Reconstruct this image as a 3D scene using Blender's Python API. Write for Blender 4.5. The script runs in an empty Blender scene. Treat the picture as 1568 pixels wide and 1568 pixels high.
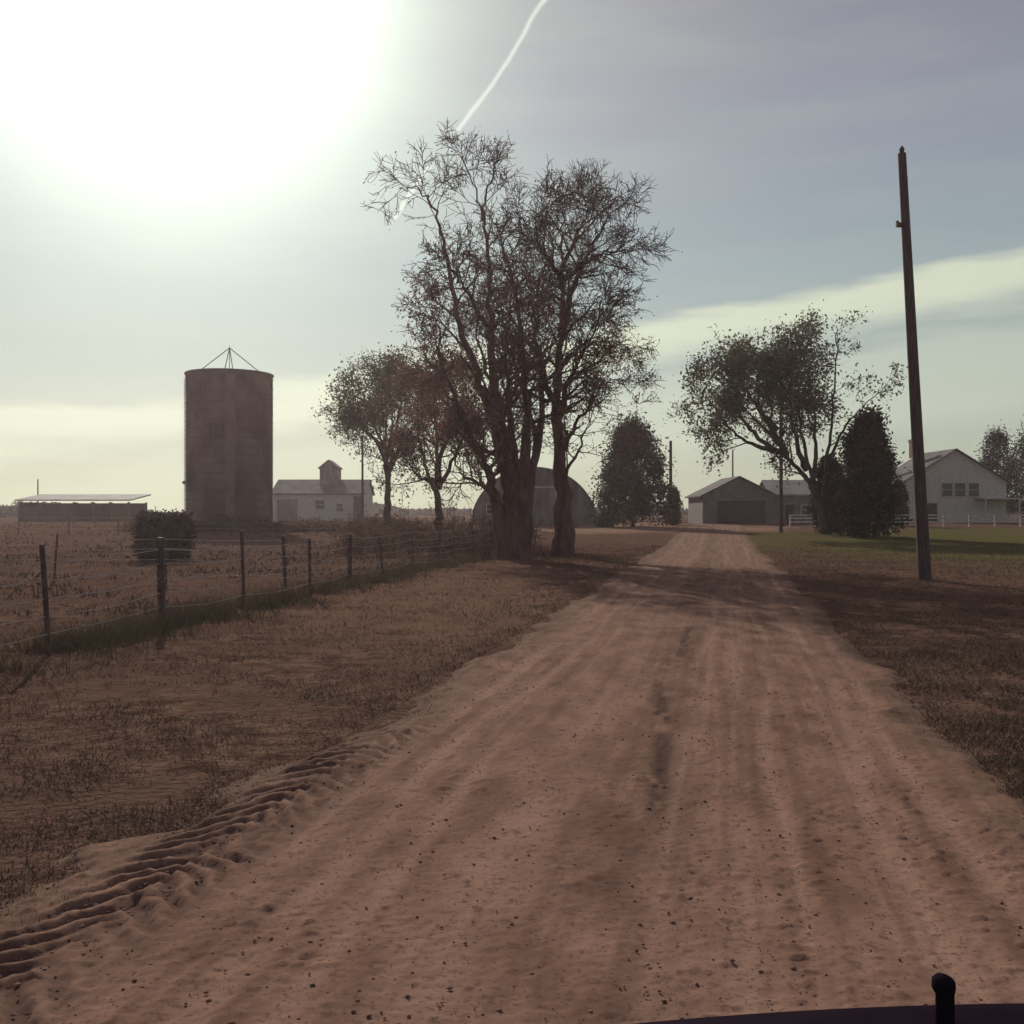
import bpy, math, numpy as np
from mathutils import Vector
rng=np.random.RandomState(7)
F=1600.0; CH=2.0
def P(u,v,d): return np.array([(u-784)/F*d, d, CH-(v-785)/F*d])
scene=bpy.context.scene
scene.view_settings.view_transform='Standard'
try: scene.view_settings.look='None'
except Exception: pass
scene.view_settings.exposure=0

# ---------------- noise ----------------
def _h(ix,iy,s):
    n=(ix*374761393+iy*668265263+s*974634777)&0x7fffffff
    n=((n^(n>>13))*1274126177)&0x7fffffff
    return ((n^(n>>16))&0xffff)/65535.0
def vn(x,y,s=0):
    x=np.asarray(x,float);y=np.asarray(y,float)
    ix=np.floor(x).astype(np.int64);iy=np.floor(y).astype(np.int64)
    fx=x-ix;fy=y-iy;fx=fx*fx*(3-2*fx);fy=fy*fy*(3-2*fy)
    a=_h(ix,iy,s);b=_h(ix+1,iy,s);c=_h(ix,iy+1,s);d=_h(ix+1,iy+1,s)
    return (a*(1-fx)+b*fx)*(1-fy)+(c*(1-fx)+d*fx)*fy
def fbm(x,y,s=0,o=4):
    t=0;a=.5;k=0
    for i in range(o):
        t=t+a*vn(x*2**i,y*2**i,s+i);k+=a;a*=.5
    return t/k
def sst(a,b,x):
    t=np.clip((np.asarray(x,float)-a)/(b-a),0,1);return t*t*(3-2*t)
def T(x,y): return 0.8*sst(50,120,y)
def roadc(y): return -0.55+0.199*y
def G(x,y):
    x=np.asarray(x,float);y=np.asarray(y,float)
    t=np.abs(x-roadc(y))
    far=sst(2.6,5,t)
    z=T(x,y)+far*(fbm(x*.5,y*.5,3)-.5)*0.16+ (fbm(x*5,y*5,9,3)-.5)*.03*sst(2.4,3.2,t)
    z=z-0.09*(1-sst(2.1,2.75,t))
    return z

# ---------------- mesh helpers ----------------
def mk(name,verts,faces,mat=None,parent=None,smooth=False,attrs=None):
    verts=np.asarray(verts,np.float32)
    me=bpy.data.meshes.new(name)
    if isinstance(faces,np.ndarray):
        nf,k=faces.shape
        me.vertices.add(len(verts));me.vertices.foreach_set('co',verts.ravel())
        me.loops.add(nf*k);me.loops.foreach_set('vertex_index',faces.astype(np.int32).ravel())
        me.polygons.add(nf)
        me.polygons.foreach_set('loop_start',np.arange(0,nf*k,k,dtype=np.int32))
        me.update(calc_edges=True)
    else:
        me.from_pydata(verts.tolist(),[],faces);me.update()
    if smooth: me.polygons.foreach_set('use_smooth',np.ones(len(me.polygons),bool))
    if attrs:
        for k2,a in attrs.items():
            at=me.attributes.new(k2,'FLOAT','POINT');at.data.foreach_set('value',np.asarray(a,np.float32))
    if mat: me.materials.append(mat)
    ob=bpy.data.objects.new(name,me);scene.collection.objects.link(ob)
    if parent: ob.parent=parent
    return ob
def empty(name):
    e=bpy.data.objects.new(name,None);scene.collection.objects.link(e);return e
class MB:
    def __init__(s): s.v=[];s.f=[]
    def poly(s,pts):
        n=len(s.v);s.v+= [tuple(p) for p in pts];s.f.append(tuple(range(n,n+len(pts))))
    def box(s,c,sz,rot=0,lean=(0,0)):
        n=len(s.v);cx,cy,cz=c;a,b,h=sz[0]/2,sz[1]/2,sz[2]/2
        cr,sr=math.cos(rot),math.sin(rot)
        for z in(-h,h):
            for x,y in((-a,-b),(a,-b),(a,b),(-a,b)):
                s.v.append((cx+x*cr-y*sr+lean[0]*(z+h),cy+x*sr+y*cr+lean[1]*(z+h),cz+z))
        for q in((0,3,2,1),(4,5,6,7),(0,1,5,4),(1,2,6,5),(2,3,7,6),(3,0,4,7)): s.f.append(tuple(n+i for i in q))
    def tube(s,pts,r,k=6):
        v,f=tubes([(np.array(pts,float),np.full(len(pts),r) if np.isscalar(r) else np.array(r,float))],k)
        n=len(s.v);s.v+=[tuple(p) for p in v];s.f+=[tuple(int(i)+n for i in q) for q in f]
    def out(s,name,mat,parent=None,smooth=False): return mk(name,s.v,s.f,mat,parent,smooth)
def tubes(paths,k=None):
    V=[];Fc=[];n=0
    for pts,rad in paths:
        kk=k or (8 if rad[0]>.12 else 5 if rad[0]>.035 else 3)
        m=len(pts)
        t=np.gradient(pts,axis=0);t/=np.linalg.norm(t,axis=1)[:,None]+1e-9
        ref=np.array([0.31,.17,.93]) if abs(t[0][2])<.9 else np.array([1,.1,.05])
        a=np.cross(t,ref);a/=np.linalg.norm(a,axis=1)[:,None]+1e-9
        b=np.cross(t,a)
        an=np.arange(kk)*2*math.pi/kk
        ring=pts[:,None,:]+rad[:,None,None]*(np.cos(an)[None,:,None]*a[:,None,:]+np.sin(an)[None,:,None]*b[:,None,:])
        V.append(ring.reshape(-1,3))
        i=np.arange(m-1)[:,None]*kk;j=np.arange(kk)[None,:];j2=(j+1)%kk
        q=np.stack([i+j,i+j2,i+kk+j2,i+kk+j],-1).reshape(-1,4)+n
        Fc.append(q);n+=m*kk
    return np.concatenate(V),np.concatenate(Fc)
def leafmesh(c,size,flat=0.0):
    n=len(c)
    a=rng.normal(size=(n,3));a/=np.linalg.norm(a,axis=1)[:,None]
    b=rng.normal(size=(n,3));b-=a*(a*b).sum(1)[:,None];b/=np.linalg.norm(b,axis=1)[:,None]
    s=size*(.5+rng.rand(n))[:,None]
    v=np.stack([c-a*s,c+b*s*.5,c+a*s,c-b*s*.5],1).reshape(-1,3)
    return v,np.arange(4*n).reshape(-1,4)

# ---------------- materials ----------------
def mat(name,c1,c2,scale=3,rough=.9,bump=0,spec=.2,trans=0,c3=None,s3=.3,stretch=None,detail=3,bscale=None,metal=0,ramp=(.35,.65)):
    m=bpy.data.materials.new(name);m.use_nodes=True;nt=m.node_tree;N=nt.nodes;L=nt.links
    b=N['Principled BSDF'];b.inputs['Roughness'].default_value=rough;b.inputs['Specular IOR Level'].default_value=spec
    b.inputs['Metallic'].default_value=metal
    g=N.new('ShaderNodeNewGeometry')
    vec=g.outputs['Position']
    if stretch:
        mp=N.new('ShaderNodeMapping');mp.inputs['Scale'].default_value=stretch;L.new(vec,mp.inputs[0]);vec=mp.outputs[0]
    n=N.new('ShaderNodeTexNoise');n.inputs['Scale'].default_value=scale;n.inputs['Detail'].default_value=detail;L.new(vec,n.inputs['Vector'])
    r=N.new('ShaderNodeValToRGB');r.color_ramp.elements[0].position=ramp[0];r.color_ramp.elements[1].position=ramp[1]
    r.color_ramp.elements[0].color=(*c1,1);r.color_ramp.elements[1].color=(*c2,1);L.new(n.outputs['Fac'],r.inputs[0])
    col=r.outputs[0]
    if c3:
        n3=N.new('ShaderNodeTexNoise');n3.inputs['Scale'].default_value=s3;n3.inputs['Detail'].default_value=3;L.new(g.outputs['Position'],n3.inputs['Vector'])
        r3=N.new('ShaderNodeMapRange');r3.inputs[1].default_value=.42;r3.inputs[2].default_value=.62;L.new(n3.outputs['Fac'],r3.inputs[0])
        mx=N.new('ShaderNodeMix');mx.data_type='RGBA';L.new(r3.outputs[0],mx.inputs['Factor']);L.new(col,mx.inputs['A']);mx.inputs['B'].default_value=(*c3,1);col=mx.outputs['Result']
    L.new(col,b.inputs['Base Color'])
    if bump:
        nb=N.new('ShaderNodeTexNoise');nb.inputs['Scale'].default_value=bscale or scale*3;nb.inputs['Detail'].default_value=3;L.new(vec,nb.inputs['Vector'])
        bp=N.new('ShaderNodeBump');bp.inputs['Strength'].default_value=1;bp.inputs['Distance'].default_value=bump;L.new(nb.outputs['Fac'],bp.inputs['Height']);L.new(bp.outputs[0],b.inputs['Normal'])
    if trans:
        tr=N.new('ShaderNodeBsdfTranslucent');L.new(col,tr.inputs['Color'])
        ms=N.new('ShaderNodeMixShader');ms.inputs[0].default_value=trans
        L.new(b.outputs[0],ms.inputs[1]);L.new(tr.outputs[0],ms.inputs[2]);L.new(ms.outputs[0],N['Material Output'].inputs[0])
    return m,col,b,N,L
def M(*a,**k): return mat(*a,**k)[0]
bark=M('bark',(.08,.045,.045),(.145,.085,.08),4,bump=.02,stretch=(1,1,.25))
barkdk=M('bark_dark',(.055,.036,.038),(.10,.068,.065),4)
twigred=M('dry_leaves',(.14,.062,.05),(.23,.115,.08),1.2,trans=.35)
leafg=M('leaves_olive',(.065,.062,.042),(.12,.11,.065),.9,trans=.4)
leafb=M('leaves_brown',(.095,.062,.048),(.15,.10,.07),.9,trans=.35)
cedar=M('cedar_foliage',(.04,.036,.036),(.075,.062,.05),1.1,trans=.15)
white=M('white_paint',(.36,.33,.31),(.52,.48,.45),2.5,rough=.7,stretch=(1,1,3))
roofm=M('roof_metal',(.10,.085,.085),(.17,.15,.145),.7,rough=.85,spec=.05)
roofl=M('roof_light_tin',(.27,.25,.235),(.38,.355,.335),.7,rough=.8,spec=.05)
dark=M('dark_opening',(.04,.03,.034),(.06,.048,.052),2,rough=.6)
glass=M('window_glass',(.02,.02,.025),(.035,.035,.04),2,rough=.15,spec=.5)
wood=M('weathered_wood',(.07,.048,.048),(.13,.09,.085),6,stretch=(4,4,.3))
steel=M('rusty_steel',(.07,.045,.045),(.13,.09,.085),8,rough=.8)
wire=M('fence_wire',(.30,.26,.24),(.42,.37,.35),8,rough=.4,spec=.4)
galv=M('galvanised_steel',(.13,.11,.11),(.24,.21,.20),1.5,rough=.7,stretch=(1,1,.3))

# ---------------- ground ----------------
a=math.asinh(1600)
def sgrid(n,c,o): return np.sinh(np.linspace(-a,a,n))*c+o
gx=sgrid(440,2.2,0.5)
yy=np.concatenate([-np.geomspace(3000,4,60),np.linspace(-3,3,14),3+np.cumsum(np.geomspace(.07,80,540)*1.0)])
yy=yy[yy<4500]
X,Y=np.meshgrid(gx,yy);Z=G(X,Y)
ny,nx=X.shape
idx=np.arange(ny*nx).reshape(ny,nx)
q=np.stack([idx[:-1,:-1],idx[:-1,1:],idx[1:,1:],idx[1:,:-1]],-1).reshape(-1,4)
gm,col,b,N,L=mat('dry_grass_ground',(.075,.042,.032),(.175,.107,.078),3.0,bump=.05,bscale=11,c3=(.115,.070,.052),s3=.5,spec=0,rough=1,detail=7)
def region(cx,cy,rx,ry,c,strength,prev,ns=.25):
    g=N.new('ShaderNodeNewGeometry');mp=N.new('ShaderNodeMapping');mp.inputs['Location'].default_value=(-cx/rx,-cy/ry,0);mp.inputs['Scale'].default_value=(1/rx,1/ry,0);L.new(g.outputs['Position'],mp.inputs[0])
    ln=N.new('ShaderNodeVectorMath');ln.operation='LENGTH';L.new(mp.outputs[0],ln.inputs[0])
    nn=N.new('ShaderNodeTexNoise');nn.inputs['Scale'].default_value=ns;nn.inputs['Detail'].default_value=4;L.new(g.outputs['Position'],nn.inputs['Vector'])
    ad=N.new('ShaderNodeMath');ad.operation='MULTIPLY_ADD';L.new(nn.outputs['Fac'],ad.inputs[0]);ad.inputs[1].default_value=1.2;L.new(ln.outputs['Value'],ad.inputs[2])
    mr=N.new('ShaderNodeMapRange');mr.interpolation_type='SMOOTHSTEP';mr.inputs[1].default_value=1.75;mr.inputs[2].default_value=1.3;mr.inputs[3].default_value=0;mr.inputs[4].default_value=strength;L.new(ad.outputs[0],mr.inputs[0])
    mx=N.new('ShaderNodeMix');mx.data_type='RGBA';L.new(mr.outputs[0],mx.inputs['Factor']);L.new(prev,mx.inputs['A']);mx.inputs['B'].default_value=(*c,1)
    return mx.outputs['Result']
col=region(40,60,28,34,(.10,.095,.035),.85,col)
col=region(9,98,16,18,(.27,.165,.125),.85,col)
col=region(-1.5,30,3.2,16,(.20,.118,.085),.6,col,.7)
L.new(col,b.inputs['Base Color'])
mk('ground',np.stack([X,Y,Z],-1).reshape(-1,3),q,gm,smooth=True)

# ---------------- road ----------------
ry=[2.0]
while ry[-1]<150: ry.append(ry[-1]+max(.016,ry[-1]*.0042))
ry=np.array(ry);tt=np.linspace(-3.4,3.4,320)
TT,S=np.meshgrid(tt,ry)
wan=(fbm(S*.12,S*0+.5,40,3)-.5)
z=np.full_like(TT,.028)
lft=2.72+.35*(1-sst(6,10,S));
edge=np.where(TT<0,-TT-lft,TT-2.65)+(fbm(S*1.3,TT*1.3,11,4)-.5)*.8+(fbm(S*.3,TT*0,13,3)-.5)*.7
z-=.08*sst(-.3,.35,edge)
ridge=np.exp(-((edge+.28)/.16)**2)
z+=ridge*(.02*fbm(S*3,TT*3,21,4))
track=np.zeros_like(z)
for t0,w,dp in((-1.95,.13,.014),(-1.5,.10,.014),(-1.15,.07,.008),(-.6,.2,.008),(.45,.12,.012),(.85,.13,.014),(1.2,.06,.009),(1.75,.14,.014),(2.15,.08,.011)):
    g=np.exp(-((TT-t0-wan*.5-(vn(S*.2,S*0,int(t0*10)+80)-.5)*.2)/w)**2)
    g*=.35+.65*sst(.35,.6,fbm(S*.3,TT*1.5,int(t0*10)+120,3))
    z-=g*dp;track=np.maximum(track,g)
lines=fbm(S*.3,TT*10,31,4)
z+=(lines-.5)*.017
cl=fbm(S*14,TT*14,51,4);clod=sst(.6,.78,cl)*sst(.35,.6,fbm(S*.8,TT*1.6,53,3))
z+=clod*.016*(1-.6*track)+(fbm(S*26,TT*26,61,2)-.5)*.011+(fbm(S*5,TT*7,63,3)-.5)*.012*(1-track)
# tractor tread
tc=-2.42+(vn(S*.3,S*0,5)-.5)*.1
u=TT-tc
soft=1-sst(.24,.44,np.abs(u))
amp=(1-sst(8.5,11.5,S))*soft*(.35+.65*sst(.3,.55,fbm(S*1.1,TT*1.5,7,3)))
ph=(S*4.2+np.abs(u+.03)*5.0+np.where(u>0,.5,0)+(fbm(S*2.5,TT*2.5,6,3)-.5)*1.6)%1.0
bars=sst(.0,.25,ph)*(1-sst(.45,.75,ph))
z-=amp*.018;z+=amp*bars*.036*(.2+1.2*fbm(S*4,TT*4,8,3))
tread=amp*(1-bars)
stain=np.exp(-((TT-.0+ (S-9)*.045+wan*.15)/.085)**2)*sst(6.3,7.6,S)*(1-sst(10.5,12.5,S))
stain+=.8*np.exp(-((TT-.02+wan*.1)/.07)**2)*sst(13.5,14.5,S)*(1-sst(17.5,19,S))
stain+=.4*np.exp(-((TT-.05)/.45)**2)*fbm(S*.8,TT*3,17,3)
stain*=sst(.25,.5,fbm(S*2.2,TT*8,33,4))
z-=stain*.016
XR=roadc(S)+TT;ZR=z+T(XR,S)
ny,nx=XR.shape;idx=np.arange(ny*nx).reshape(ny,nx)
q=np.stack([idx[:-1,:-1],idx[:-1,1:],idx[1:,1:],idx[1:,:-1]],-1).reshape(-1,4)
rm,col,b,N,L=mat('dirt_road_surface',(.165,.092,.066),(.26,.152,.11),2.6,spec=.02,rough=1,stretch=(1,.45,1),detail=6)
def attr(n): 
    x=N.new('ShaderNodeAttribute');x.attribute_name=n;return x.outputs['Fac']
def mixc(f,prev,c,mul=1):
    if mul!=1:
        mm=N.new('ShaderNodeMath');mm.operation='MULTIPLY';L.new(f,mm.inputs[0]);mm.inputs[1].default_value=mul;f=mm.outputs[0]
    mx=N.new('ShaderNodeMix');mx.data_type='RGBA';L.new(f,mx.inputs['Factor']);L.new(prev,mx.inputs['A']);mx.inputs['B'].default_value=(*c,1);return mx.outputs['Result']
col=mixc(attr('track'),col,(.32,.195,.145),.55)
col=mixc(attr('lines'),col,(.125,.07,.052),.4)
col=mixc(attr('edgea'),col,(.15,.095,.068),.85)
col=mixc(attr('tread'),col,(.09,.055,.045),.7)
col=mixc(attr('stain'),col,(.07,.04,.034),.85)
g=N.new('ShaderNodeNewGeometry')
for sc,lo,hi,am in((15,.58,.7,.6),(40,.56,.68,.6)):
    sn=N.new('ShaderNodeTexNoise');sn.inputs['Scale'].default_value=sc;sn.inputs['Detail'].default_value=3;L.new(g.outputs['Position'],sn.inputs['Vector'])
    mr=N.new('ShaderNodeMapRange');mr.inputs[1].default_value=lo;mr.inputs[2].default_value=hi;L.new(sn.outputs['Fac'],mr.inputs[0])
    col=mixc(mr.outputs[0],col,(.09,.052,.041),am)
L.new(col,b.inputs['Base Color'])
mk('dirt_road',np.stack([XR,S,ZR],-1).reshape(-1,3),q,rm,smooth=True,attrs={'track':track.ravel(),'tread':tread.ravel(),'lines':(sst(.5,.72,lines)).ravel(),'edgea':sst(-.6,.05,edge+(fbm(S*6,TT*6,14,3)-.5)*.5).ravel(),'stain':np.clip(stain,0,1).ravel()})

def stones(n,xs,ys,s0,s1,name,m,zoff):
    base=np.array([(1,0,0),(-1,0,0),(0,1,0),(0,-1,0),(0,0,1),(0,0,-1)],float)
    fc=np.array([(0,2,4),(2,1,4),(1,3,4),(3,0,4),(2,0,5),(1,2,5),(3,1,5),(0,3,5)])
    s=(s0+(s1-s0)*rng.rand(n)**4)
    v=base[None]*(.6+.7*rng.rand(n,6,1))*s[:,None,None]*np.array([1,1,.6])
    an=rng.rand(n)*6.28;ca,sa=np.cos(an)[:,None],np.sin(an)[:,None]
    vx=v[...,0]*ca-v[...,1]*sa;vy=v[...,0]*sa+v[...,1]*ca
    v=np.stack([vx+xs[:,None],vy+ys[:,None],v[...,2]+zoff[:,None]],-1)
    mk(name,v.reshape(-1,3),(fc[None]+6*np.arange(n)[:,None,None]).reshape(-1,3),m)
stm=M('clod_dirt',(.13,.075,.056),(.28,.17,.13),20,rough=1)
n=14000;ys=3.5*(30/3.5)**rng.rand(n);ts=np.where(rng.rand(n)<.5,-2.75+rng.normal(size=n)*.33,rng.uniform(-2.7,2.7,n));ts=np.where(rng.rand(n)<.12,2.6+rng.normal(size=n)*.2,ts)
stones(n,roadc(ys)+ts,ys,.004,.016,'road_gravel',stm,np.full(n,.026))

# ---------------- grass ----------------
def blades(xs,ys,h,w,lean=.5,zb=0):
    n=len(xs);an=rng.rand(n)*6.28;z0=G(xs,ys)-.01+zb
    dx=np.cos(an)*w;dy=np.sin(an)*w
    lx=rng.normal(size=n)*lean*h;ly=rng.normal(size=n)*lean*h
    v=np.stack([np.stack([xs-dx,ys-dy,z0],-1),np.stack([xs+dx,ys+dy,z0],-1),np.stack([xs+lx,ys+ly,z0+h],-1)],1)
    return v.reshape(-1,3),np.arange(3*n).reshape(-1,3)
straw=M('dry_grass',(.11,.07,.052),(.23,.15,.107),1.3,c3=(.13,.09,.06),s3=.35,detail=2)
weed=M('weeds',(.12,.088,.06),(.23,.17,.115),1.0,c3=(.13,.115,.065),s3=.5,detail=2)
def fencex(y): return -9+.165*y
n=220000
ys=4*(60/4)**(rng.rand(n)**1.15);left=rng.rand(n)<.6
re=roadc(ys)+2.5+rng.exponential(.02,n);le=roadc(ys)-2.75
xs=np.where(left,le-rng.rand(n)**1.3*np.minimum(ys*.6+3,30),re+rng.rand(n)*np.maximum(.52*ys-re,.5))
keep=(fbm(xs*1.5,ys*1.5,77,3)+.12*rng.normal(size=n)>.42)
xs,ys=xs[keep],ys[keep];k=1+ys*.04
v,f=blades(xs,ys,(.014+.04*rng.rand(len(xs))**1.5)*k,.0033*k,.9,.01)
mk('dry_grass_tufts',v,f,straw)
n=30000
ys=9*(46/9)**rng.rand(n);xs=fencex(ys)+rng.normal(size=n)*.32+(rng.rand(n)<.3)*rng.normal(size=n)*.6
keep=fbm(xs*1.1,ys*1.1,90,3)+.1*rng.rand(n)>.48;xs,ys=xs[keep],ys[keep]
v,f=blades(xs,ys,.08+.42*rng.rand(len(xs))**2.2,.005*(1+ys*.03),.5)
mk('fence_row_weeds',v,f,weed)
n=14000
ys=rng.uniform(20,110,n);xs=fencex(ys)-1-rng.rand(n)**1.3*(ys*.55)
keep=fbm(xs*.3,ys*.6,95,3)>.52;xs,ys=xs[keep],ys[keep]
v,f=blades(xs,ys,.06+.18*rng.rand(len(xs)),.02+.0005*ys,.5)
mk('pasture_grass',v,f,straw)

# ---------------- wire fence ----------------
def fence(name,pts,h,wires,postm,pr=.045,every=3.4):
    e=empty(name);mb=MB();wb=MB()
    pts=np.array(pts,float);d=np.linalg.norm(pts[1]-pts[0]);n=int(d/every);prev=None
    for i in range(n+1):
        x,y=pts[0]+(pts[1]-pts[0])*i/n;x+=rng.normal()*.05
        zg=float(G(x,y));hh=h*(.9+.2*rng.rand());ln=rng.normal(size=2)*.06
        wood_=(i%3==1)
        r=pr*(1.3 if wood_ else .75)
        mb.tube([(x,y,zg-.2),(x+ln[0]*.5,y+ln[1]*.5,zg+hh*.5),(x+ln[0],y+ln[1],zg+hh)],[r,r*.95,r*.9],6)
        mb.tube([(x+ln[0],y+ln[1],zg+hh),(x+ln[0],y+ln[1],zg+hh+.01)],[r*.9,.001],6)
        cur=[(x+ln[0]*w/h,y-.05,zg+w) for w in wires]
        if prev:
            for A,B in zip(prev,cur):
                A=np.array(A);B=np.array(B);sag=.02+.05*rng.rand()
                wb.tube([A,A*.5+B*.5-np.array([0,0,sag]),B],.007,4)
        prev=cur
    mb.out('posts',postm,e,True);wb.out('wires',wire,e)
fence('wire_fence',[(fencex(4.8),4.8),(fencex(48),48)],1.5,(.3,.55,.8,1.05,1.3),steel,.055,3.35)
fence('wire_fence',[(-30,33),(-6,27.5)],1.35,(.35,.7,1.0,1.25),steel,every=3.2)
fence('wire_fence',[(-48,78),(-7,78)],1.4,(.5,.9,1.3),wood,every=3.6)
# ---------------- utility poles ----------------
def pole(name,base,top,r0,r1,hw=True,m=wood):
    e=empty(name);mb=MB();b0=np.array(base,float);t0=np.array(top,float)
    ps=[b0+(t0-b0)*k for k in np.linspace(0,1,8)];mb.tube(ps,np.linspace(r0,r1,8),12)
    mb.tube([t0,t0+np.array([0,0,.03])],[r1,.01],12);mb.out('shaft',m,e,True)
    if hw:
        h=MB();h.tube([t0+np.array([0,0,0]),t0+np.array([0,0,.12]),t0+np.array([0,0,.22])],[.05,.08,.02],8)
        k=b0+(t0-b0)*.835
        h.box(k+np.array([-.2,-.02,0]),(.16,.12,.12));h.tube([k+np.array([-.24,0,-.06]),k+np.array([-.24,0,.12])],.045,8)
        k2=b0+(t0-b0)*.93;h.box(k2+np.array([.0,-.2,0]),(.06,.1,.25))
        h.out('insulators',steel,e)
    return e
b0=P(1417,890,30.5);t0=P(1381,236,30.5)
pole('utility_pole',(b0[0],30.5,-.2),t0,.19,.115)
def thin(name,u,vt,d,r,hw=False):
    x=(u-784)/F*d;pole(name,(x,d,float(T(x,d))-.2),(x,d,P(u,vt,d)[2]),r,r*.75,hw)
thin('utility_pole',1196,575,84,.16,False);thin('utility_pole',1027,676,112,.2,False)
thin('utility_pole',555,668,100,.12,False);thin('utility_pole',1122,690,130,.12);thin('utility_pole',58,735,180,.14)

# ---------------- silo ----------------
e=empty('silo');sx,sy=-24.6,91.;R=3.68;zb=.3;zt=P(350,576,sy)[2]
nseg=144;an=np.arange(nseg)*2*math.pi/nseg;rr=R+np.where(np.arange(nseg)%3==0,-.03,0.0)
zs=np.linspace(zb,zt,30);V=np.array([[sx+r*math.cos(t),sy+r*math.sin(t),z] for z in zs for r,t in zip(rr,an)])
fq=np.array([[i*nseg+j,i*nseg+(j+1)%nseg,(i+1)*nseg+(j+1)%nseg,(i+1)*nseg+j] for i in range(29) for j in range(nseg)])
conc=M('silo_staves',(.085,.048,.05),(.15,.095,.09),.55,c3=(.20,.14,.125),s3=.35,stretch=(1,1,.5))
mk('stave_wall',V,fq,conc,e)
mk('inner_wall',np.array([[sx+(R-.14)*math.cos(t),sy+(R-.14)*math.sin(t),z] for z in (zb,zt) for t in an]),np.array([[j,(j+1)%nseg,nseg+(j+1)%nseg,nseg+j] for j in range(nseg)]),conc,e)
mb=MB()
for z in np.arange(zb+.5,zt,.75):
    mb.tube([(sx+(R+.02)*math.cos(t),sy+(R+.02)*math.sin(t),z) for t in np.linspace(0,2*math.pi,49)],.022,4)
mb.tube([(sx+R*math.cos(t),sy+R*math.sin(t),zt+.03) for t in np.linspace(0,2*math.pi,49)],.11,6)
mb.out('hoops',steel,e)
mb=MB();ap=(sx,sy,zt+2.4)
for k in range(4):
    t=k*math.pi/2+.12;mb.tube([(sx+(R-.7)*math.cos(t),sy+(R-.7)*math.sin(t),zt),ap],.04,5)
    mb.tube([(sx+(R)*math.cos(t),sy+(R)*math.sin(t),zt+.02),(sx+(R-.8)*math.cos(t),sy+(R-.8)*math.sin(t),zt+.05)],.04,5)
mb.tube([(sx,sy,zt),(sx,sy,zt+2.6)],.03,5)
for s_ in range(2):
    t=s_*math.pi/2+.12;mb.tube([(sx+R*math.cos(t),sy+R*math.sin(t),zt),(sx-R*math.cos(t),sy-R*math.sin(t),zt)],.05,5)
mb.out('roof_frame',steel,e)
mb=MB()
mb.box((sx+1.2,sy-R-.35,(zb+zt)/2-.2),(.75,.65,zt-zb-.4));mb.out('chute',conc,e)
mb=MB()
for s_ in(-.25,.25): mb.tube([(sx-R-.18,sy+s_,zb),(sx-R-.18,sy+s_,zt-.3)],.03,5)
for z in np.arange(zb+.4,zt-.4,.4): mb.tube([(sx-R-.18,sy-.25,z),(sx-R-.18,sy+.25,z)],.02,4)
mb.box((sx-R-.15,sy,P(0,740,sy)[2]),(.4,.5,.25));mb.out('ladder',steel,e)

# ---------------- buildings ----------------
def gable(e,x0,x1,y0,y1,zb,ze,zr,axis,wm,rm_,ov=.3,names=('walls','roof')):
    w=MB()
    if axis=='y':
        xc=(x0+x1)/2
        for y in(y0,y1): w.poly([(x0,y,zb),(x1,y,zb),(x1,y,ze),(xc,y,zr),(x0,y,ze)])
        w.poly([(x0,y0,zb),(x0,y1,zb),(x0,y1,ze),(x0,y0,ze)]);w.poly([(x1,y0,zb),(x1,y1,zb),(x1,y1,ze),(x1,y0,ze)])
        r=MB();sl=(zr-ze)/(xc-x0);th=.14
        for s_,xe in((-1,x0),(1,x1)):
            xo=xe+s_*ov;zo=ze-sl*ov
            a_=[(xc,y0-ov,zr+.02),(xo,y0-ov,zo+.02),(xo,y1+ov,zo+.02),(xc,y1+ov,zr+.02)]
            b_=[(p[0],p[1],p[2]+th) for p in a_];r.poly(a_);r.poly(b_)
            for i in range(4): j=(i+1)%4;r.poly([a_[i],a_[j],b_[j],b_[i]])
    else:
        yc=(y0+y1)/2
        for x in(x0,x1): w.poly([(x,y0,zb),(x,y1,zb),(x,y1,ze),(x,yc,zr),(x,y0,ze)])
        w.poly([(x0,y0,zb),(x1,y0,zb),(x1,y0,ze),(x0,y0,ze)]);w.poly([(x0,y1,zb),(x1,y1,zb),(x1,y1,ze),(x0,y1,ze)])
        r=MB();sl=(zr-ze)/(yc-y0);th=.14
        for s_,ye in((-1,y0),(1,y1)):
            yo=ye+s_*ov;zo=ze-sl*ov
            a_=[(x0-ov,yc,zr+.02),(x0-ov,yo,zo+.02),(x1+ov,yo,zo+.02),(x1+ov,yc,zr+.02)]
            b_=[(p[0],p[1],p[2]+th) for p in a_];r.poly(a_);r.poly(b_)
            for i in range(4): j=(i+1)%4;r.poly([a_[i],a_[j],b_[j],b_[i]])
    w.out(names[0],wm,e);r.out(names[1],rm_,e)
def window(e,x,y,z,w,h,name='window'):
    f=MB();t=.09
    f.box((x,y-.04,z+h/2+t/2),(w+2*t,.08,t));f.box((x,y-.05,z-h/2-t/2),(w+2*t+.1,.12,t))
    f.box((x-w/2-t/2,y-.04,z),(t,.08,h));f.box((x+w/2+t/2,y-.04,z),(t,.08,h));f.box((x,y-.035,z),(w,.04,.05));f.out(name+'_frame',white,e)
    g_=MB();g_.box((x,y-.01,z),(w,.03,h));g_.out(name+'_glass',glass,e)
def door(e,x,y,zb,w,h,m=dark,name='door'):
    d_=MB();d_.box((x,y-.02,zb+h/2),(w,.06,h));d_.out(name,m,e)
    f=MB()
    for s_ in(-1,1): f.box((x+s_*(w/2+.06),y-.035,zb+h/2),(.12,.09,h))
    f.box((x,y-.035,zb+h+.07),(w+.24,.1,.14));f.out(name+'_frame',white if m is not dark else galv,e)
e=empty('white_barn');d=140;zb=.8
X_=lambda u,d=140:(u-784)/F*d
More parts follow.
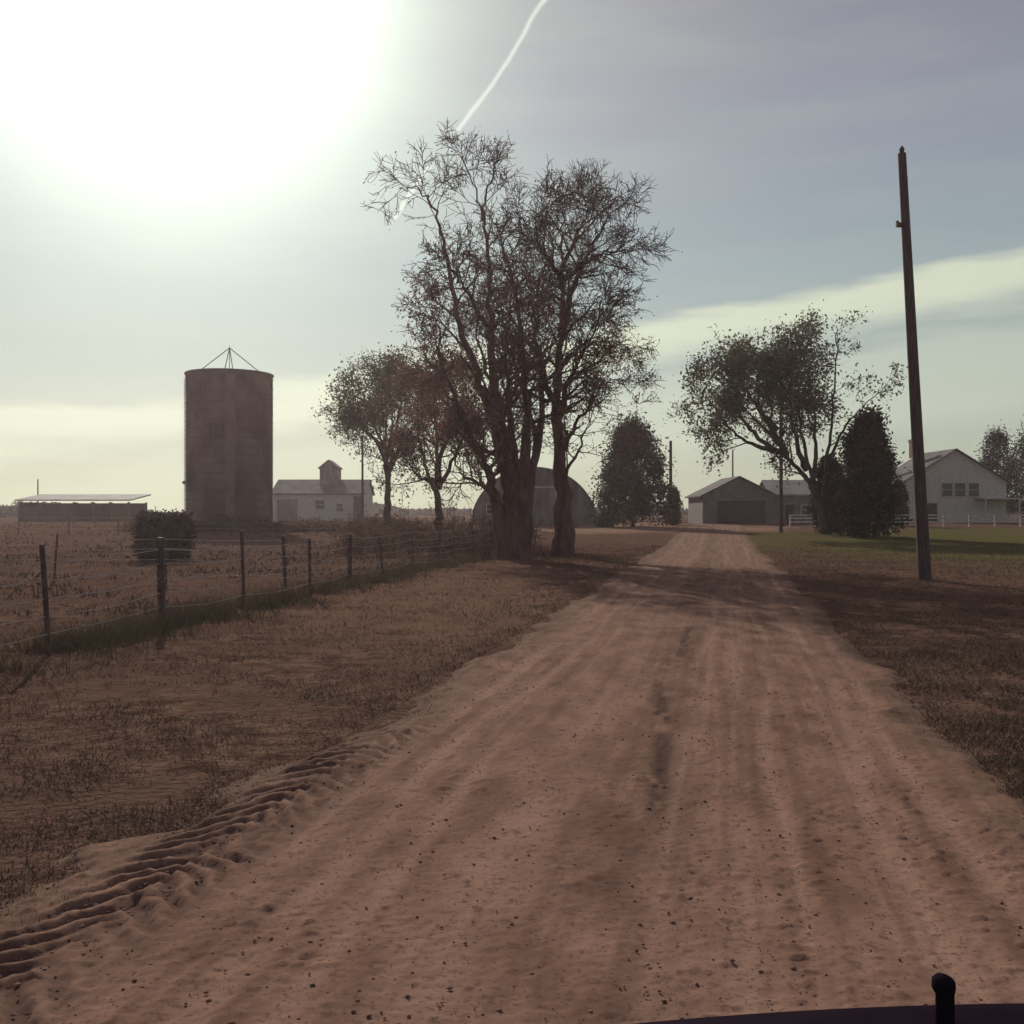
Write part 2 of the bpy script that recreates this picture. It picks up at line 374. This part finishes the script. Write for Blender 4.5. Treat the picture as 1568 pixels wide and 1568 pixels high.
Z_=lambda v,d:P(0,v,d)[2]
gable(e,X_(418),X_(557),d,d+9,zb,Z_(757,d),Z_(737,d+4.5),'x',white,roofm,.3)
gable(e,X_(484),X_(512),d+2.6,d+5.6,Z_(745,d),Z_(716,d),Z_(705,d),'y',galv,roofm,.2,('cupola_walls','cupola_roof'))
door(e,X_(549),d,zb,1.2,3.2);door(e,X_(440),d,zb,2.8,2.9,galv,'sliding_door');window(e,X_(490),d,3.0,1.2,1.2);window(e,X_(520),d,2.6,.8,1.0)
e=empty('cattle_shed');d=125;mb=MB();x0,x1=X_(30,d),X_(197,d)
for k in range(7):
    for yy_ in(d,d+6): mb.box((x0+(x1-x0)*k/6,yy_,1.9),(.22,.22,2.6))
mb.out('posts',wood,e)
mb=MB();mb.box(((x0+x1)/2,d+6.2,1.9),(x1-x0,.1,2.4));mb.box((x0+.0,d+3,2.0),(.1,6,2.3));mb.box((x0+3.4,d+.15,1.7),(6.4,.1,1.8));mb.out('walls',wood,e)
mb=MB();za,zc=Z_(768,d),Z_(762,d)
mb.poly([(x0-.4,d-.5,za),(x1+.4,d-.5,za),(x1+.4,d+6.6,zc+.3),(x0-.4,d+6.6,zc+.3)]);mb.poly([(x0-.4,d-.5,za+.15),(x1+.4,d-.5,za+.15),(x1+.4,d+6.6,zc+.45),(x0-.4,d+6.6,zc+.45)])
mb.poly([(x0-.4,d-.5,za),(x1+.4,d-.5,za),(x1+.4,d-.5,za+.15),(x0-.4,d-.5,za+.15)]);mb.poly([(x1+.4,d-.5,za),(x1+.4,d+6.6,zc+.3),(x1+.4,d+6.6,zc+.45),(x1+.4,d-.5,za+.15)])
mb.out('tin_roof',roofl,e)
e=empty('quonset_hut');d=104;xc=X_(818,d);R_=X_(915,d)-xc;zb=.6
zr_=Z_(716,d)-zb;ks=np.linspace(0,math.pi,41);mb=MB()
for i in range(60):
    ya,yb=d+i*.3,d+(i+1)*.3;ra=1+.008*(i%2);rb=1+.008*((i+1)%2)
    for k in range(40):
        f=lambda t,r_,y:(xc+R_*r_*math.cos(t),y,zb+zr_*r_*math.sin(t))
        mb.poly([f(ks[k],ra,ya),f(ks[k+1],ra,ya),f(ks[k+1],rb,yb),f(ks[k],rb,yb)])
mb.out('arched_shell',galv,e)
mb=MB()
for y in(d+.25,d+17.8): mb.poly([(xc+R_*.985*math.cos(t),y,zb+zr_*.985*math.sin(t)) for t in ks])
mb.out('end_walls',galv,e);door(e,xc,d+.24,zb,4.2,3.8,galv,'sliding_door');window(e,xc-4.3,d+.24,zb+1.7,.8,.9)
e=empty('garage');d=110;zb=.7
greyw=M('garage_siding',(.13,.11,.105),(.2,.17,.165),1.5)
gable(e,X_(1076,d),X_(1188,d),d,d+9,zb,Z_(760,d),Z_(732,d),'y',greyw,roofm,.35)
gable(e,X_(1188,d)+.02,X_(1262,d),d+1.5,d+8.5,zb,Z_(758,d),Z_(738,d+5),'x',greyw,roofl,.3,('wing_walls','wing_roof'))
door(e,X_(1135,d),d,zb,5.1,2.5,dark,'garage_door');door(e,X_(1215,d),d+1.5,zb,1.0,2.1);window(e,X_(1240,d),d+1.5,zb+1.5,.9,1.0)
mb=MB()
for k in range(1,4): mb.box((X_(1135,d),d-.055,zb+2.5*k/4),(5.0,.03,.04))
mb.out('door_panels',dark,e)
e=empty('farmhouse');d=118;zb=.8
gable(e,X_(1385,d),X_(1541,d),d,d+10,zb,Z_(738,d),Z_(690,d),'y',white,roofm,.4,('main_walls','main_roof'))
gable(e,X_(1338,d),X_(1385,d)-.02,d+2,d+8,zb,Z_(755,d),Z_(727,d+3),'x',white,roofm,.3,('wing_walls','wing_roof'))
for u in(1450,1470,1491): window(e,X_(u,d),d,Z_(751,d),1.15,1.5)
window(e,X_(1408,d),d,Z_(751,d),1,1.5);window(e,X_(1357,d),d+2,Z_(768,d),.9,1.2);door(e,X_(1427,d),d,zb,1,2.1)
brick=M('brick',(.12,.06,.05),(.2,.11,.09),5)
mb=MB();mb.box((X_(1426,d),d+5,Z_(684,d)),(.9,.9,2.2));mb.box((X_(1426,d),d+5,Z_(672,d)),(1.1,1.1,.2));mb.box((X_(1388,d),d+6,Z_(708,d)),(.7,.7,2.6));mb.out('chimneys',brick,e)
mb=MB();mb.box((X_(1520,d),d-1.2,zb+2.7),(4.2,2.4,.15));
for u in(1495,1546): mb.box((X_(u,d),d-2.3,zb+1.3),(.14,.14,2.65))
mb.out('porch',white,e)
e=empty('white_rail_fence');mb=MB();y=98
for k in range(18):
    x=X_(1210,y)+k*2.4;zg=float(G(x,y));mb.box((x,y,zg+.55),(.14,.14,1.2))
for zz in(.45,.8,1.1):
    for k in range(17):
        x=X_(1210,y)+k*2.4+1.2;mb.box((x,y-.09,float(T(x,y))+zz),(2.38,.04,.14))
mb.out('rails_and_posts',white,e)
e=empty('round_hay_bale');mb=MB();d=43.;xb=X_(251,d);r=.98
ka=np.linspace(0,2*math.pi,37)[:-1];V=[];Fq=[]
prof=[(-.85,.15),(-.85,.85),(-.78,.96),(-.4,1),(0,.99),(.4,1),(.78,.96),(.85,.85),(.85,.15)]
for px,pr in prof:
    for t in ka: 
        k=1+.03*rng.normal();V.append((xb+px*1.0+.02*rng.normal(),d+r*pr*k*math.cos(t),r*.95+r*pr*k*math.sin(t)))
for i in range(8):
    for j in range(36): Fq.append((i*36+j,i*36+(j+1)%36,(i+1)*36+(j+1)%36,(i+1)*36+j))
Fq.append(tuple(range(36)));Fq.append(tuple(range(288,324)))
haydk=M('old_hay',(.055,.038,.035),(.11,.075,.06),9);mk('bale_body',V,Fq,haydk,e)
c=np.array(V);c=c[rng.randint(0,len(c),6000)]+rng.normal(size=(6000,3))*.1;v,f=leafmesh(c,.06);mk('loose_straw',v,f,haydk,e)

# ---------------- trees ----------------
def nrm(v): return v/(np.linalg.norm(v)+1e-9)
class Tree:
    def __init__(s): s.p=[];s.tips=[]
    def br(s,p,d,L_,r,lev,cfg):
        wander,trop,seg=cfg['wander'],cfg['trop'],cfg['seg']
        n=max(3,int(L_/seg[lev]));st=L_/n;pts=[p];d=nrm(d)
        for i in range(n):
            d=nrm(d+rng.normal(size=3)*wander+np.array([cfg.get('wind',0),0,trop[lev]]));p=p+d*st;pts.append(p)
        pts=np.array(pts);rad=np.linspace(r,max(r*.3,cfg['rmin']*.6),n+1);s.p.append((pts,rad))
        s.spawn(pts,rad,L_,lev,cfg)
    def spawn(s,pts,rad,L_,lev,cfg,t0=.2,mult=1):
        if lev>=len(cfg['kids']):
            s.tips.append(pts[1:]);return
        n=int(round(cfg['kids'][lev]*mult*(.7+.6*rng.rand())))
        m=len(pts)-1
        for k in range(n):
            t=t0+(1-t0)*((k+rng.rand())/n);f=t*m;i=min(int(f),m-1);p=pts[i]+(pts[i+1]-pts[i])*(f-i)
            d=nrm(pts[i+1]-pts[i]);ax=nrm(np.cross(d,rng.normal(size=3)))
            an=math.radians(cfg['ang'][lev]+rng.normal()*12);d2=d*math.cos(an)+ax*math.sin(an)
            l2=cfg['len'][lev]*(.5+.9*rng.rand())*(1.15-cfg.get('tap',.55)*t)
            s.br(p,d2,l2,max(rad[i]*cfg['rr'],cfg['rmin'])if lev<2 else cfg['rmin'],lev+1,cfg)
    def limb(s,ctrl,r0,r1,cfg,t0=.3,mult=1):
        c=np.array(ctrl,float);n=len(c);out=[]
        for i in range(n-1):
            p0=c[max(i-1,0)];p1=c[i];p2=c[i+1];p3=c[min(i+2,n-1)]
            for t in np.linspace(0,1,7)[:-1]:
                out.append(.5*((2*p1)+(-p0+p2)*t+(2*p0-5*p1+4*p2-p3)*t*t+(-p0+3*p1-3*p2+p3)*t**3))
        out.append(c[-1]);out=np.array(out);m=len(out)
        out[1:-1]+=rng.normal(size=(m-2,3))*.06
        rad=r0*(r1/r0)**np.linspace(0,1,m);s.p.append((out,rad));s.spawn(out,rad,0,0,cfg,t0,mult)
    def build(s,name,bm,lm=None,size=.1,per=2,spread=.15,frac=1,zmax=None):
        e=empty(name);v,f=tubes(s.p);mk('trunk_and_branches',v,f,bm,e,True)
        t=np.concatenate(s.tips);fr=frac
        if zmax: fr=np.where(t[:,2]<zmax,frac,frac*np.clip(1-(t[:,2]-zmax)/3,.1,1))
        t=t[rng.rand(len(t))<fr];t=np.repeat(t,per,0)+rng.normal(size=(len(t)*per,3))*spread
        v,f=leafmesh(t,size);mk('foliage',v,f,lm,e)
        print(name,len(s.p),len(t))
        return e
def PT(lst,d): return [P(u,v,d+dy) for u,v,dy in lst]
bare=dict(kids=[19,7,5],len=[2.6,1.3,.7],ang=[47,45,42],wander=.2,trop=[0,.03,0,-.04],seg=[.6,.45,.35,.28],rr=.5,rmin=.0145,tap=.72)
t=Tree();d=44
t.limb(PT([(785,868,0),(782,780,0),(770,690,.3),(735,590,.8),(700,480,1.2),(682,380,1.2),(662,320,1.3),(642,290,1.3),(612,290,1.5)],d),.6,.022,bare,.22,1.0)
t.limb(PT([(790,868,.1),(785,760,.1),(765,640,-.4),(752,520,-.9),(750,420,-1),(742,340,-1),(748,285,-1),(765,245,-1)],d),.6,.022,bare,.25,1.1)
t.limb(PT([(742,340,-1),(728,290,-1),(705,240,-1.2)],d),.06,.015,bare,.2,.3)
t.limb(PT([(775,868,0),(760,760,-.3),(738,700,-1),(700,620,-1.6),(676,560,-2),(672,500,-2)],d),.38,.03,bare,.25,1)
t.limb(PT([(795,868,0),(800,760,0),(805,640,.6),(800,540,1.0),(790,440,1.4),(772,380,1.8),(798,335,2)],d),.5,.025,bare,.25,1.1)
t.limb(PT([(800,868,0),(812,740,.5),(830,620,1.4),(822,500,2),(835,410,2.4),(822,360,2.4)],d),.4,.02,bare,.25)
t.limb(PT([(752,520,-.9),(715,450,-1.4),(697,420,-1.8),(680,410,-2)],d),.14,.02,bare,.2,.6)
t.limb(PT([(780,780,0),(730,740,-1.5),(700,720,-2),(690,660,-2.2)],d),.16,.02,bare,.2,.8)
t.limb(PT([(765,700,0),(755,600,1.5),(730,520,2.4),(740,450,2.8)],d),.2,.02,bare,.15,1)
t.limb(PT([(790,720,0),(780,600,-1.5),(775,500,-2.4),(795,430,-2.8)],d),.2,.02,bare,.15,1)
t.build('bare_tree',bark,twigred,.06,1,.12,.9,10.5)
t=Tree();d=47
t.limb(PT([(862,860,0),(860,760,0),(852,640,0),(858,520,0),(862,430,0),(858,360,0),(865,305,0)],d),.62,.025,bare,.25,1.3)
t.limb(PT([(858,520,0),(880,440,.6),(905,380,1),(930,335,1.3),(938,305,1.5)],d),.22,.02,bare,.15)
t.limb(PT([(862,430,0),(900,400,-.8),(940,385,-1.2),(965,372,-1.4),(978,350,-1.5)],d),.14,.015,bare,.15,.7)
t.limb(PT([(860,430,0),(835,390,-.8),(820,345,-1.2),(842,310,-1.4)],d),.15,.02,bare,.15)
t.limb(PT([(855,640,0),(875,570,-1),(905,520,-1.6),(920,460,-2)],d),.2,.02,bare,.15,1.1)
t.limb(PT([(855,700,0),(890,640,1),(925,590,1.4),(955,590,1.5),(978,620,1.5)],d),.13,.015,bare,.15,.6)
t.limb(PT([(852,620,0),(830,560,1),(815,480,1.6),(812,410,2)],d),.22,.02,bare,.15,1.1)
t.limb(PT([(856,560,0),(895,530,1.2),(930,525,1.6),(965,540,1.8)],d),.12,.015,bare,.15,.6)
t.limb(PT([(862,410,0),(885,355,1.2),(900,320,1.5),(888,295,1.5)],d),.13,.015,bare,.15)
t.limb(PT([(860,760,0),(880,700,-1),(900,650,-1.4),(895,600,-1.6)],d),.13,.015,bare,.2,.6)
t.limb(PT([(855,600,0),(860,500,2),(885,430,2.6),(890,390,2.8)],d),.18,.02,bare,.15,1)
t.build('bare_tree',bark,twigred,.06,1,.12,.6,10)

leafy=dict(kids=[10,7,4],len=[3.0,1.5,.8],ang=[42,44,42],wander=.16,trop=[0,.08,.03,0],seg=[.8,.6,.5,.35],rr=.45,rmin=.018)
t=Tree();d=78
for i,l in enumerate([[(593,806,0),(594,740,0),(590,690,0),(565,640,-.5),(555,600,-1)],[(594,740,0),(592,680,.5),(590,610,.8),(582,575,1)],[(594,745,0),(602,690,0),(612,620,-1),(620,570,-1)],[(598,720,0),(615,680,1),(640,640,1.5),(645,600,1.5)],[(592,710,0),(570,670,1),(548,650,2),(540,635,2)],[(594,700,0),(600,650,-2),(600,600,-2)],[(594,720,0),(580,680,-2),(560,660,-2.5)]]):
    t.limb(PT(l,d),.34 if i==0 else .2,.04,leafy,.4,.9)
t.build('broadleaf_tree',barkdk,leafg,.10,3,.3,.9)
t=Tree();d=66
for i,l in enumerate([[(672,806,0),(670,750,0),(668,680,0),(665,600,.5),(672,570,.5)],[(670,760,0),(650,710,-.5),(640,650,-1),(642,610,-1)],[(672,750,0),(695,700,1),(712,640,1.2),(705,590,1.2)],[(670,720,0),(690,650,-1),(695,600,-1)],[(668,740,0),(640,730,1),(628,700,1.5)],[(670,740,0),(680,680,-2),(720,660,-2.4)]]):
    t.limb(PT(l,d),.32 if i==0 else .18,.04,leafy,.3)
t.build('broadleaf_tree',barkdk,twigred,.09,3,.3,.75)
t=Tree();d=76
for i,l in enumerate([[(1262,812,0),(1255,770,0),(1235,735,0),(1205,700,0),(1185,650,0),(1180,590,0),(1195,545,0)],[(1255,770,0),(1240,720,1),(1225,650,1),(1225,570,1),(1238,520,1)],[(1205,700,0),(1160,670,-1),(1130,630,-1.5),(1105,590,-1.5),(1090,575,-1)],[(1190,660,0),(1150,610,1),(1135,580,1.5),(1140,565,1.5)],[(1185,690,0),(1150,680,1),(1110,650,1.5),(1085,610,1.5)],[(1200,690,0),(1170,640,-2),(1160,590,-2),(1170,555,-2)],[(1235,720,0),(1215,660,-2),(1210,600,-2.5),(1215,540,-2.5)],[(1245,740,0),(1250,680,2),(1245,620,2.5),(1235,560,2.5)],[(1195,680,0),(1165,650,3),(1130,620,3.5)]]):
    t.limb(PT(l,d),.42 if i<1 else .24,.04,leafy,.35,1)
sp=dict(leafy);sp['kids']=[8,4,2];sp['len']=[2.0,1.0,.6]
t.limb(PT([(1258,790,0),(1265,720,0),(1275,640,0),(1280,560,0),(1280,500,0)],d),.26,.03,sp,.3)
t.limb(PT([(1265,720,0),(1290,660,0),(1325,620,0),(1360,590,0)],d),.18,.02,sp,.3)
t.build('broadleaf_tree',barkdk,leafg,.12,3,.32,1)

def cedartree(name,u0,u1,vt,d,vb=808,n=20000,cone=.5,m=cedar,base=.1,size=.14):
    e=empty(name);x=((u0+u1)/2-784)/F*d;w=(u1-u0)/2/F*d;zb=float(T(x,d));H=P(0,vt,d)[2]-zb
    nc=260;h=base+(1-base)*rng.rand(nc);an=rng.rand(nc)*6.28
    prof=np.where(h<.35,.75+.25*np.sin(h/.35*math.pi/2),np.sqrt(np.clip(1-((h-.35)/.67)**2,0,1))*(1-cone*(h-.35)*.5))
    rr=prof*w*(.45+.5*rng.rand(nc))*(.75+.5*vn(an*2.5,h*7,int(u0)))
    C=np.stack([x+rr*np.cos(an),d+rr*np.sin(an),zb+h*H*.95],-1);cs=(.10+.18*rng.rand(nc))*w*.8
    k=rng.randint(0,nc,n);c=C[k]+rng.normal(size=(n,3))*cs[k][:,None]*np.array([.8,.8,1.1]);c=c[c[:,2]>zb+.1]
    v,f=leafmesh(c,size);mk('foliage',v,f,m,e)
    P_=[(np.array([(x,d,zb-.2),(x+.05,d,zb+H*.5),(x,d,zb+H*.93)]),np.array([.22,.14,.03]))]
    for j in range(60):
        i=rng.randint(nc);q0=np.array([x,d,C[i][2]-rr[i]*.4]);P_.append((np.array([q0,(q0+C[i])/2+np.array([0,0,.1]),C[i]]),np.array([.05,.035,.015])))
    v,f=tubes(P_);mk('trunk_and_branches',v,f,barkdk,e)
cedartree('cedar_tree',914,1024,648,98,n=26000)
cedartree('cedar_tree',1280,1376,632,74,n=22000,base=.03)
cedartree('cedar_tree',1492,1560,660,140,n=12000)
cedartree('cedar_tree',1535,1640,652,128,n=14000)
cedartree('cedar_tree',1240,1300,700,80,n=9000,base=0)
cedartree('shrub',1015,1045,745,104,n=3000,m=leafb,base=0)
cedartree('shrub',1362,1392,735,100,n=3000,base=0)
cedartree('shrub',912,940,790,96,n=2500,base=0,size=.1)
# underbrush
bp=[];lt=[]
for k in range(460):
    y=rng.uniform(44,64);x=rng.uniform(-7.5,1.5)-(y-44)*.12;zg=float(T(x,y));h=.5+2.2*rng.rand()*(.3+vn(x*.5,y*.5,4))
    p=[np.array([x,y,zg])];dd=np.array([rng.normal()*.35,rng.normal()*.35,1])
    for i in range(5): dd=dd+rng.normal(size=3)*.2;p.append(p[-1]+nrm(dd)*h/5)
    bp.append((np.array(p),np.linspace(.02,.008,6)))
    for j in range(6):
        q0=p[rng.randint(1,5)];d2=nrm(rng.normal(size=3)+np.array([0,0,.8]));qq=np.array([q0,q0+d2*.25,q0+d2*.45+rng.normal(size=3)*.08]);bp.append((qq,np.array([.01,.009,.006])));lt.append(qq[1:])
e=empty('brush_thicket');v,f=tubes(bp);mk('stems',v,f,bark,e);lt=np.concatenate(lt);lt=np.repeat(lt,2,0)+rng.normal(size=(len(lt)*2,3))*.12;v,f=leafmesh(lt,.055);mk('dry_leaves',v,f,leafb,e)
def mass(name,n,xf,yf,hf,size,m):
    y=yf(n);x=xf(n,y);h=hf(x,y);c=np.stack([x,y,T(x,y)+h*rng.rand(n)**.8],-1);v,f=leafmesh(c,size);mk(name,v,f,m)
mass('weedy_brush',14000,lambda n,y:rng.uniform(-32,-8,n),lambda n:rng.uniform(84,89,n),lambda x,y:.2+1.9*fbm(x*.5,y*.3,12,4)**1.5,.12,leafb)
fol=M('distant_foliage',(.06,.048,.045),(.10,.085,.07),.05)
mass('distant_tree_line',60000,lambda n,y:rng.uniform(-330,330,n),lambda n:rng.uniform(330,360,n),lambda x,y:np.clip(11*(fbm(x*.035,x*0,66,5)-.28),.4,9),.8,fol)
mass('distant_tree_line',16000,lambda n,y:rng.uniform(-115,-60,n),lambda n:rng.uniform(205,215,n),lambda x,y:np.clip(9*(fbm(x*.11,x*0,69,4)-.3),.3,5),.4,fol)

# ---------------- own vehicle (bonnet edge bottom right) ----------------
e=empty('pickup_truck')
blk=M('black_paint',(.014,.009,.014),(.024,.016,.024),3,rough=.95,spec=0)
xs=np.linspace(-.05,1.75,40);ys_=np.linspace(.55,1.8,24);V=[]
for y in ys_:
    for x in xs: V.append((x,y,1.166-.052*((x-.95)/.9)**2-.012*sst(1.72,1.8,y)))
Fq=[(i*40+j,i*40+j+1,(i+1)*40+j+1,(i+1)*40+j) for i in range(23) for j in range(39)]
mk('hood',V,Fq,blk,e,True)
mb=MB()
top=[(x,1.8,1.154-.052*((x-.95)/.9)**2) for x in xs];bot=[(x,1.83,.45) for x in xs]
for i in range(39): mb.poly([top[i],top[i+1],bot[i+1],bot[i]])
for x in(-.05,1.75): mb.poly([(x,.55,1.12),(x,1.8,1.09),(x,1.83,.45),(x,.55,.45)])
mb.out('front_body',blk,e)
mb=MB();nx_,nz=P(1447,1494,1.62)[0],P(0,1494,1.62)[2]
mb.tube([(nx_,1.62,1.14),(nx_,1.62,nz-.03),(nx_-.002,1.62,nz-.018),(nx_-.002,1.62,nz-.008),(nx_,1.62,nz-.002),(nx_,1.62,nz)],[.015,.014,.018,.0175,.012,.003],14);mb.out('washer_nozzle',blk,e,True)
mb=MB()
for x in(.12,1.6): mb.tube([(x-.12,1.15,.38),(x+.12,1.15,.38)],[.38,.38],20);mb.poly([(x+.12,1.15+.38*math.cos(t),.38+.38*math.sin(t)) for t in ka]);mb.poly([(x-.12,1.15+.38*math.cos(t),.38+.38*math.sin(t)) for t in ka])
mb.out('wheels',blk,e)

# ---------------- light, sky ----------------
az=math.radians(-18.5);el=math.radians(27.3)
sd=Vector((math.sin(az)*math.cos(el),math.cos(az)*math.cos(el),math.sin(el)))
sl=bpy.data.lights.new('sun','SUN');sl.energy=3.7;sl.angle=math.radians(.5);sl.color=(1,.92,.8)
so=bpy.data.objects.new('sun',sl);scene.collection.objects.link(so);so.rotation_euler=sd.to_track_quat('Z','Y').to_euler()
w=bpy.data.worlds.new('World');scene.world=w;w.use_nodes=True;nt=w.node_tree;N=nt.nodes;L=nt.links
bg=N['Background'];bg.inputs[1].default_value=1
def m_(op,a_,b_=None,c_=None,clamp=False):
    n=N.new('ShaderNodeMath');n.operation=op;n.use_clamp=clamp
    for i,x in enumerate((a_,b_,c_)):
        if x is None: continue
        if isinstance(x,(int,float)): n.inputs[i].default_value=x
        else: L.new(x,n.inputs[i])
    return n.outputs[0]
tc=N.new('ShaderNodeTexCoord');D=tc.outputs['Generated']
nv=N.new('ShaderNodeVectorMath');nv.operation='NORMALIZE';L.new(D,nv.inputs[0]);D=nv.outputs[0]
sep=N.new('ShaderNodeSeparateXYZ');L.new(D,sep.inputs[0]);dx,dy,dz=sep.outputs
sky=N.new('ShaderNodeTexSky');sky.sky_type='NISHITA';sky.sun_disc=False;sky.sun_elevation=el;sky.sun_rotation=az;sky.dust_density=1
skb=N.new('ShaderNodeVectorMath');skb.operation='SCALE';L.new(sky.outputs[0],skb.inputs[0]);skb.inputs['Scale'].default_value=.06
rp=N.new('ShaderNodeValToRGB');L.new(m_('MULTIPLY',dz,1.0,clamp=True),rp.inputs[0])
cr=rp.color_ramp;cr.elements[0].position=0;cr.elements[0].color=(.48,.50,.37,1);cr.elements[1].position=1;cr.elements[1].color=(.15,.13,.20,1)
for p_,c_ in((.05,(.43,.47,.37)),(.12,(.35,.42,.39)),(.23,(.27,.34,.38)),(.34,(.25,.27,.335)),(.45,(.215,.205,.27))):
    q_=cr.elements.new(p_);q_.color=(*c_,1)
mx=N.new('ShaderNodeMix');mx.data_type='RGBA';mx.inputs['Factor'].default_value=.9;L.new(skb.outputs[0],mx.inputs['A']);L.new(rp.outputs[0],mx.inputs['B']);col=mx.outputs['Result']
# clouds
mp=N.new('ShaderNodeMapping');mp.inputs['Scale'].default_value=(2.2,2.2,14);L.new(D,mp.inputs[0])
cn=N.new('ShaderNodeTexNoise');cn.inputs['Scale'].default_value=1.6;cn.inputs['Detail'].default_value=5;cn.inputs['Roughness'].default_value=.55;L.new(mp.outputs[0],cn.inputs['Vector'])
nz_=m_('SUBTRACT',cn.outputs['Fac'],.5)
wv=m_('SUBTRACT',dz,m_('MULTIPLY_ADD',dx,.16,.140));wv=m_('ADD',wv,m_('MULTIPLY',nz_,.10))
def band(w_,lo,hi,s1,s2):
    r1=N.new('ShaderNodeMapRange');r1.interpolation_type='SMOOTHSTEP';L.new(w_,r1.inputs[0]);r1.inputs[1].default_value=lo-s1;r1.inputs[2].default_value=lo
    r2=N.new('ShaderNodeMapRange');r2.interpolation_type='SMOOTHSTEP';L.new(w_,r2.inputs[0]);r2.inputs[1].default_value=hi;r2.inputs[2].default_value=hi+s2;r2.inputs[3].default_value=1;r2.inputs[4].default_value=0
    return m_('MULTIPLY',r1.outputs[0],r2.outputs[0])
cm=m_('MULTIPLY',band(wv,-.004,.008,.045,.024),.8)
lowc=m_('MULTIPLY',band(wv,-.09,-.06,.05,.03),.35)
cm=m_('MAXIMUM',cm,lowc)
hi_=N.new('ShaderNodeMapRange');L.new(cn.outputs['Fac'],hi_.inputs[0]);hi_.inputs[1].default_value=.42;hi_.inputs[2].default_value=.8;hi_.inputs[4].default_value=.12
cm=m_('MAXIMUM',cm,hi_.outputs[0])
mx=N.new('ShaderNodeMix');mx.data_type='RGBA';L.new(cm,mx.inputs['Factor']);L.new(col,mx.inputs['A']);mx.inputs['B'].default_value=(.71,.75,.56,1);col=mx.outputs['Result']
# thin broken pale streak laid over the sky colour
def nd(u,v): q=P(u,v,1.)-np.array([0,0,2.]);return q/np.linalg.norm(q)
A,B=nd(838,0),nd(610,330);nn=np.cross(A,B);nn/=np.linalg.norm(nn)
dt=N.new('ShaderNodeVectorMath');dt.operation='DOT_PRODUCT';L.new(D,dt.inputs[0]);dt.inputs[1].default_value=tuple(nn)
cn2=N.new('ShaderNodeTexNoise');cn2.inputs['Scale'].default_value=14;cn2.inputs['Detail'].default_value=4;L.new(D,cn2.inputs['Vector'])
ad=m_('ABSOLUTE',m_('ADD',dt.outputs['Value'],m_('MULTIPLY',m_('SUBTRACT',cn2.outputs['Fac'],.5),.012)))
r1=N.new('ShaderNodeMapRange');r1.interpolation_type='SMOOTHSTEP';L.new(ad,r1.inputs[0]);r1.inputs[1].default_value=0;r1.inputs[2].default_value=.0035;r1.inputs[3].default_value=.42;r1.inputs[4].default_value=0
zr=m_('MAXIMUM',band(dz,nd(700,195)[2],nd(838,0)[2]+.3,.01,.1),band(dz,nd(612,330)[2],nd(670,262)[2],.01,.01))
ct=m_('MULTIPLY',m_('MULTIPLY',r1.outputs[0],zr),m_('GREATER_THAN',dy,0))
mx=N.new('ShaderNodeMix');mx.data_type='RGBA';L.new(ct,mx.inputs['Factor']);L.new(col,mx.inputs['A']);mx.inputs['B'].default_value=(.95,.97,.88,1);col=mx.outputs['Result']
# solar aureole
sdn=N.new('ShaderNodeVectorMath');sdn.operation='DOT_PRODUCT';L.new(D,sdn.inputs[0]);sdn.inputs[1].default_value=tuple(sd)
th=m_('MULTIPLY',m_('ARCCOSINE',sdn.outputs['Value']),57.2958)
g1=m_('MULTIPLY',m_('EXPONENT',m_('MULTIPLY',m_('POWER',m_('DIVIDE',th,9.0),2),-1)),1.6)
g2=m_('MULTIPLY',m_('EXPONENT',m_('DIVIDE',th,-10.5)),.95)
gl=m_('ADD',g1,g2)
gc=N.new('ShaderNodeVectorMath');gc.operation='SCALE';gc.inputs[0].default_value=(.85,1,.76);L.new(gl,gc.inputs['Scale'])
ac=N.new('ShaderNodeVectorMath');ac.operation='ADD';L.new(col,ac.inputs[0]);L.new(gc.outputs[0],ac.inputs[1])
L.new(ac.outputs[0],bg.inputs[0])
# added scatter volume, stands in for the windshield veil and lifts the darks
hm=bpy.data.materials.new('veil_scatter');hm.use_nodes=True;hn=hm.node_tree;hn.nodes.clear()
o=hn.nodes.new('ShaderNodeOutputMaterial');vs=hn.nodes.new('ShaderNodeVolumeScatter');vs.inputs['Density'].default_value=.00045;vs.inputs['Anisotropy'].default_value=.6;vs.inputs['Color'].default_value=(1,.82,.82,1)
hn.links.new(vs.outputs[0],o.inputs['Volume'])
mb=MB();mb.box((0,160,19),(560,420,42));mb.out('veil_volume',hm)

cam=bpy.data.cameras.new('camera');co=bpy.data.objects.new('camera',cam);scene.collection.objects.link(co)
co.location=(0,0,CH);co.rotation_euler=(math.radians(90),0,0);cam.sensor_width=36;cam.lens=36*F/1568;cam.clip_start=.05;cam.clip_end=8000
scene.camera=co
